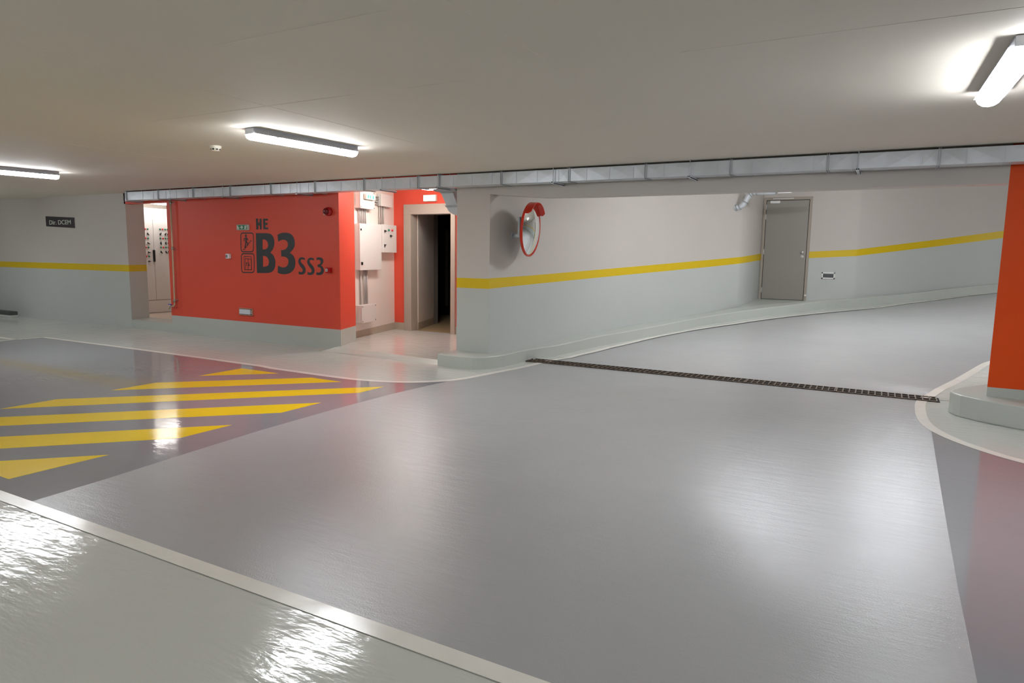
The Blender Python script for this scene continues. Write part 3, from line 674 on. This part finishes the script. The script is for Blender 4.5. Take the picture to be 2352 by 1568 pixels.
# water pipe with tap
wp = thing('water_pipe', 'thin cream water pipe running down the red wall to a blue-handled tap', 'pipe', (-10.52, 7.25, 1.3))
MB().tube([(-10.515, 7.255, 2.236), (-10.52, 7.255, 1.43), (-10.535, 7.255, .50), (-10.54, 7.25, .475), (-10.56, 7.25, .458), (-10.60, 7.25, .453)], .0135, 10).build('riser', 'pipe', wp)
for z in (1.436, .547): MB().tube([(-10.52 if z > 1 else -10.535, 7.255, z - .022), (-10.52 if z > 1 else -10.535, 7.255, z + .022)], .024, 10).build('coupling', 'brass', wp)
MB().tube([(-10.515, 7.255, 2.16), (-10.515, 7.255, 2.205)], .024, 10).build('coupling', 'brass', wp)
for z in (2.19, 1.41, .56): box('bracket', (-10.535, 7.255, z), (-10.505, 7.31, z + .012), 'galv_dark', wp)
MB().tube([(-10.60, 7.25, .453), (-10.635, 7.25, .453), (-10.648, 7.245, .44), (-10.662, 7.235, .405)], [.015, .015, .012, .010], 10).build('tap_spout', 'brass', wp)
MB().box((-10.685, 7.235, .478), (-10.615, 7.255, .49)).tube([(-10.63, 7.25, .455), (-10.63, 7.25, .482)], .007, 8).build('tap_handle', 'blue', wp)

# ---- lobby equipment, on the white wall
A = Vector((-7.332, 8.182)); D = Vector((-.2148, .9766)); N = Vector((.9766, .2148))
def fw(u, z, w):
    p = A + D * u + N * w; return (p.x, p.y, z)
def wb(name, u0, u1, z0, z1, w1, m, parent, w0=.0008, bevel=0, **k):
    return MB().box((u0, z0, w0), (u1, z1, w1), 0, fw).build(name, m, parent, bevel, **k)
def wthing(name, label, cat, u, z, group=None): return thing(name, label, cat, fw(u, z, 0), group)
def enclosure(label, u0, u1, z0, z1, w, name='junction_box', group='boxes on the white lobby wall', screws=True):
    t = wthing(name, label, 'electrical box', (u0 + u1) / 2, z0, group)
    wb('case', u0, u1, z0, z1, w - .018, 'enclosure', t, bevel=.004); wb('lid', u0 - .004, u1 + .004, z0 - .004, z1 + .004, w, 'enclosure', t, w - .016, .004)
    if screws:
        for u in (u0 + .02, u1 - .02):
            for z in (z0 + .02, z1 - .02): MB().box((u - .009, z - .009, w - .002), (u + .009, z + .009, w + .003), 0, fw).build('screw', 'seam', t)
    return t
enclosure('large pale junction box at the top left of the white lobby wall', .01, .475, 2.105, 2.385, .105)
enclosure('smaller pale junction box at the top of the white wall beside the red door wall', .755, 1.15, 2.19, 2.39, .085, screws=False)
enclosure('pale junction box lowest on the white wall just above the skirting', -.012, .46, .295, .572, .12)
t = enclosure('tall pale electrical cabinet in the middle of the white lobby wall', .0, .718, 1.135, 1.862, .095, 'electrical_enclosure', screws=False)
wb('lock', .015, .045, 1.755, 1.785, .103, 'black', t, .09); wb('handle', .02, .062, 1.215, 1.262, .112, 'black', t, .09, .004)
t = enclosure('small pale control panel with green and red indicators beside the tall cabinet', .725, 1.235, 1.42, 1.882, .12, 'control_panel', screws=False)
for u, z, m, nm in ((.925, 1.795, 'btn_green', 'indicator'), (1.055, 1.797, 'btn_red', 'indicator'), (.79, 1.775, 'black', 'rotary_switch'), (1.0, 1.70, 'black', 'key_switch')):
    p = fw(u, z, .12); mb = MB().lathe([(0, .022), (.017, .022), (.019, 0)], p, (N.x, N.y, 0), 14)
    if nm != 'indicator': mb.box((u - .032, z - .006, .138), (u + .032, z + .006, .150), 0, fw)
    mb.build(nm, m, t)
MB().prism([(.765, 1.555), (.84, 1.555), (.775, 1.50)], .118, .128, 'z', 0, lambda x, y, z: fw(x, y, z)).build('warning_triangle', 'mural', t)
def conduit(u, z0, z1, lbl, r=.012):
    o = MB().tube([fw(u, z0, .022), fw(u, z1, .022)], r, 8).build('conduit', 'conduit'); o['label'] = lbl; o['category'] = 'conduit'; o['group'] = 'grey conduits on the white lobby wall'
for u in (.10, .155, .21, .265, .32): conduit(u, 1.865, 2.101, 'thin vertical grey conduit between the large top box and the tall cabinet')
for u in (.80, .87, .94): conduit(u, 1.887, 2.186, 'thin vertical grey conduit between the smaller top box and the control panel')
for u in (.13, .24, .29, .34): conduit(u, .577, 1.13, 'thin vertical grey conduit between the tall cabinet and the lowest box')
for z in (2.33, 2.29, 2.25, 2.21):
    o = MB().tube([fw(.482, z, .03), fw(.748, z, .03)], .013, 8).build('conduit', 'conduit'); o['label'] = 'short horizontal grey conduit linking the two top boxes'; o['category'] = 'conduit'; o['group'] = 'short conduits between the top boxes'
# lit signs
s1 = wthing('exit_sign', 'glowing exit sign mounted on the largest top junction box', 'exit sign', .25, 2.25, 'escape signs')
wb('case', .10, .40, 2.246, 2.328, .16, 'sign_white', s1, .112, .006); wb('lit_face', .108, .392, 2.252, 2.322, .164, 'lit_sign', s1, .158)
MB().box((.14, 2.262, .160), (.18, 2.312, .166), 0, fw).box((.21, 2.262, .160), (.24, 2.312, .166), 0, fw).box((.30, 2.262, .160), (.34, 2.312, .166), 0, fw).build('pictogram', 'lit_green', s1)
s2 = thing('exit_sign', 'glowing white exit sign above the taupe door frame', 'exit sign', (-6.83, 9.54, 2.35), 'escape signs')
box('case', (-6.965, 9.49, 2.29), (-6.705, 9.542, 2.40), 'sign_white', s2, .008); box('lit_face', (-6.955, 9.485, 2.30), (-6.715, 9.492, 2.39), 'lit_sign', s2)
mb = MB()
for x in (-6.945, -6.735):
    for z in (2.307, 2.372): mb.box((x, 9.483, z), (x + .012, 9.487, z + .010))
mb.build('pictogram', 'lit_green', s2)
# lobby door frame and corridor
d2 = thing('door_2', '', 'door', (-6.85, 9.54, .05)); del d2['label'], d2['category']; d2['kind'] = 'structure'
mb = MB(); mb.box((-7.393, 9.50, .05), (-7.238, 9.70, 2.078)); mb.box((-6.408, 9.50, .05), (-6.319, 9.70, 2.078)); mb.box((-7.393, 9.50, 2.078), (-6.319, 9.70, 2.25))
mb.build('door_frame', 'frame', d2, .004)
band_wall('wall_corridor', [(-7.23, 9.70, [.05, .18, 2.3]), (-7.60, 10.70, [.05, .18, 2.3])], ['skirting', 'white'], .1)
d3 = thing('door_3', '', 'door', (-7.64, 10.75, .05)); del d3['label'], d3['category']; d3['kind'] = 'structure'
mb = MB(); mb.box((-7.70, 10.70, .05), (-7.61, 10.85, 2.2)); mb.box((-7.70, 10.70, 2.15), (-5.7, 10.85, 2.3)); mb.build('door_frame', 'seam', d3)
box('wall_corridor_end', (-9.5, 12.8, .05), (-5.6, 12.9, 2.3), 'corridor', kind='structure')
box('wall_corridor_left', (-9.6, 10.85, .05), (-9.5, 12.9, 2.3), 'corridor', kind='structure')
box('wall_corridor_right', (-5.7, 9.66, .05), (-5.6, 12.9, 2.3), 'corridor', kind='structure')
vp = thing('door_4', '', 'door', (-8.5, 12.5, .05)); del vp['label'], vp['category']; vp['kind'] = 'structure'
box('leaf', (-9.2, 12.5, .05), (-8.2, 12.55, 2.1), 'corridor', vp); box('reflection_strip', (-8.566, 12.49, .26), (-8.484, 12.50, 1.95), 'seam', vp)  # pale strip painted on the dark leaf in place of a reflection

# ---- grey door on the ramp
d1 = thing('door_1', '', 'door', (-1.8, 15.05, .565)); del d1['label'], d1['category']; d1['kind'] = 'structure'
Y = 15.05
mb = MB(); mb.box((-2.272, Y - .035, .556), (-2.226, Y + .01, 2.612)); mb.box((-1.394, Y - .035, .556), (-1.346, Y + .01, 2.612)); mb.box((-2.272, Y - .035, 2.612), (-1.346, Y + .01, 2.665)); mb.build('door_frame', 'frame', d1, .004)
box('shadow_gap', (-2.226, Y - .012, .556), (-1.394, Y + .001, 2.612), 'dark', d1)
leaf = box('leaf', (-2.216, Y - .03, .572), (-1.404, Y - .004, 2.602), 'door', d1, .003)
for z in (2.42, 2.22, 1.50, .70): MB().tube([(-2.222, Y - .038, z), (-2.222, Y - .038, z + .11)], .008, 8).build('hinge', 'chrome', d1)
MB().lathe([(0, .055), (.022, .052), (.027, .04), (.02, .02), (.012, .012), (.028, .008), (.03, 0)], (-1.468, Y - .03, 1.553), (0, -1, 0), 20).build('knob', 'chrome', leaf)
MB().lathe([(0, .01), (.026, .01), (.03, 0)], (-1.468, Y - .03, 1.464), (0, -1, 0), 20).build('lock_rosette', 'chrome', leaf); MB().box((-1.472, Y - .043, 1.452), (-1.464, Y - .038, 1.476)).build('keyhole', 'black', leaf)
box('closer', (-2.145, Y - .085, 2.545), (-1.955, Y - .03, 2.598), 'vent', d1, .004); box('closer_arm', (-2.10, Y - .055, 2.634), (-1.70, Y - .03, 2.648), 'vent', d1)
MB().tube([(-1.36, Y - .035, .675), (-1.36, Y - .075, .675)], .02, 10).build('door_stop', 'vent', d1)
vg = thing('air_grille', 'small white louvred air grille on the wall right of the grey ramp door', 'vent', (-.95, Y, 1.09))
gx0, gx1, gz0, gz1 = -1.085, -.835, 1.02, 1.155
mb = MB(); b_ = .028
for a, b in (((gx0, gz0), (gx1, gz0 + b_)), ((gx0, gz1 - b_), (gx1, gz1)), ((gx0, gz0), (gx0 + b_, gz1)), ((gx1 - b_, gz0), (gx1, gz1))): mb.box((a[0], Y - .018, a[1]), (b[0], Y + .001, b[1]))
mb.build('frame', 'vent', vg, .003); box('back', (gx0 + b_, Y - .003, gz0 + b_), (gx1 - b_, Y + .001, gz1 - b_), 'dark', vg)
for k in range(6):
    z = gz0 + b_ + .004 + k * .0135
    MB().add([(gx0 + b_, Y - .015, z), (gx1 - b_, Y - .015, z), (gx1 - b_, Y - .003, z + .009), (gx0 + b_, Y - .003, z + .009)], [(0, 1, 2, 3)]).build('slat', 'slat', vg)
# spiral duct with outlet by the beam
sp = thing('spiral_duct', 'bent silver round duct leaving the ramp wall high up beside the grey door', 'air duct', (-2.6, 13, 2.33))
path = [(-2.53, 12.97, 2.335), (-2.45, 12.99, 2.332), (-2.39, 13.0, 2.345), (-2.34, 13.0, 2.375), (-2.30, 13.0, 2.43), (-2.26, 13.0, 2.51), (-2.215, 13.0, 2.57), (-2.17, 13.0, 2.598), (-2.10, 13.0, 2.60), (-1.95, 13.0, 2.60), (-1.78, 13.0, 2.60)]
MB().tube(path, .052, 16).build('tube', 'galv', sp)
for i in (1, 2, 4, 6, 7, 8):
    a, b = Vector(path[i]), Vector(path[i + 1]); t_ = (b - a).normalized() * .012; MB().tube([a - t_, a + t_], .059, 16).build('band', 'galv_dark', sp)
MB().tube([(-2.62, 12.95, 2.335), (-2.53, 12.97, 2.335)], .07, 16).build('wall_collar', 'galv_dark', sp)
MB().box((-1.78, 12.92, 2.592), (-1.47, 13.10, 2.64)).build('outlet_box', 'galv_dark', sp); MB().box((-1.74, 12.94, 2.566), (-1.52, 13.08, 2.592)).build('outlet_plate', 'vent', sp)

# ---- convex mirror
mr = thing('convex_mirror', 'round convex traffic mirror with orange-red rim and hood on a wall bracket by the ramp', 'mirror', (-4.02, 7.8, 1.735))
nv = Vector((.985, .13, -.06)).normalized(); c = Vector((-4.02, 7.8, 1.733)); Rm = .335
prof = [(Rm * math.sin(k / 14 * PI / 2) if k < 14 else Rm, 0) for k in range(15)]
prof = []
Rs = .75
for k in range(15):
    r = Rm * k / 14; prof.append((r, math.sqrt(Rs * Rs - r * r) - math.sqrt(Rs * Rs - Rm * Rm)))
MB().lathe(prof, c, nv, 56).build('mirror_face', 'mirror', mr)
up = (Vector((0, 0, 1)) - nv * nv.z).normalized(); sd_ = nv.cross(up)
ring = [c + (up * math.cos(2 * PI * k / 64) + sd_ * math.sin(2 * PI * k / 64)) * (Rm + .004) for k in range(65)]
MB().lathe([(Rm - .006, .014), (Rm + .004, .016), (Rm + .012, .008), (Rm + .012, -.012), (Rm + .002, -.02), (Rm - .01, -.012), (Rm - .006, .014)], c, nv, 64).build('rim', 'mirror_red', mr)
MB().lathe([(Rm, -.014), (Rm * .8, -.035), (Rm * .4, -.05), (0, -.052)], c, nv, 48).build('back_shell', 'dark_plastic', mr)
v = []; fs = []; K = 20
for i in range(K + 1):
    th = math.radians(-56 + 112 * i / K); dep = .09; d_ = up * math.cos(th) + sd_ * math.sin(th)
    if i in (0, K): dep = .055
    for r, h in ((Rm + .013, -.01), (Rm + .013, dep), (Rm + .007, dep), (Rm + .007, -.01)): v.append(c + d_ * r + nv * h)
for i in range(K):
    for k in range(4): fs.append((i * 4 + k, i * 4 + (k + 1) % 4, (i + 1) * 4 + (k + 1) % 4, (i + 1) * 4 + k))
fs += [(0, 1, 2, 3), (K * 4, K * 4 + 1, K * 4 + 2, K * 4 + 3)]
MB().add(v, fs).build('hood', 'mirror_red', mr)
MB().tube([c - nv * .04, c - nv * .12], .022, 12).build('ball_joint', 'sign_white', mr)
MB().box((-4.195, 7.77, 1.632), (-4.165, 7.83, 1.90)).build('bracket_post', 'galv', mr, .006)
MB().tube([(-4.31, 7.855, 1.662), (-4.19, 7.80, 1.66)], .022, 14).build('bracket_arm', 'galv', mr)
MB().box((-4.322, 7.815, 1.615), (-4.300, 7.895, 1.705)).build('wall_flange', 'galv_dark', mr, .003)

# ---- drain
dr = thing('drain_grate', 'long narrow rusty drain grating across the foot of the ramp', 'drain', (-1.8, 7.95, 0))
box('channel', (-4.08, 7.845, .0), (.60, 8.095, .004), 'channel', dr)
xs = -4.085; seg_ = 4.665 / 5
for s_ in range(5):
    x0 = xs + s_ * seg_; mb = MB()
    for y in (7.845, 7.962, 8.083): mb.box((x0 + .004, y, .004), (x0 + seg_ - .004, y + .012, .014))
    nb = 15
    for k in range(nb + 1):
        x = x0 + .004 + (seg_ - .016) * k / nb; mb.box((x, 7.845, .004), (x + .012, 8.095, .0135))
    mb.build('grate', 'grate', dr)
MB().box((-4.12, 7.90, .0), (-4.075, 7.93, .016)).box((-4.10, 7.99, .0), (-4.06, 8.02, .022)).build('broken_end', 'grate', dr)

# ---------------------------------------------------------------- camera, world
f, pitch, roll, yaw = 1542.0, .12743, .01473, .50076
F = Vector((-math.sin(yaw) * math.cos(pitch), math.cos(yaw) * math.cos(pitch), -math.sin(pitch)))
R0 = Vector((math.cos(yaw), math.sin(yaw), 0)); U0 = R0.cross(F)
R1 = R0 * math.cos(roll) + U0 * math.sin(roll); U1 = -R0 * math.sin(roll) + U0 * math.cos(roll)
cam = bpy.data.cameras.new('camera'); cam.sensor_width = 36; cam.lens = 36 * f / 2352; cam.clip_start = .05
co = bpy.data.objects.new('camera', cam); COL.objects.link(co)
m4 = Matrix((R1, U1, -F)).transposed().to_4x4(); m4.translation = (0, 0, 1.4); co.matrix_world = m4
S.camera = co
w = bpy.data.worlds.new('world'); S.world = w; w.use_nodes = True
w.node_tree.nodes['Background'].inputs[0].default_value = (.5, .5, .5, 1); w.node_tree.nodes['Background'].inputs[1].default_value = 0.0
S.view_settings.view_transform = 'Standard'; S.view_settings.look = 'None'; S.view_settings.gamma = 1; S.view_settings.use_curve_mapping = False
S.view_settings.exposure = 0.1
S.cycles.use_denoising = True
S.cycles.max_bounces = 10; S.cycles.diffuse_bounces = 6; S.cycles.glossy_bounces = 5
S.cycles.sample_clamp_indirect = 8
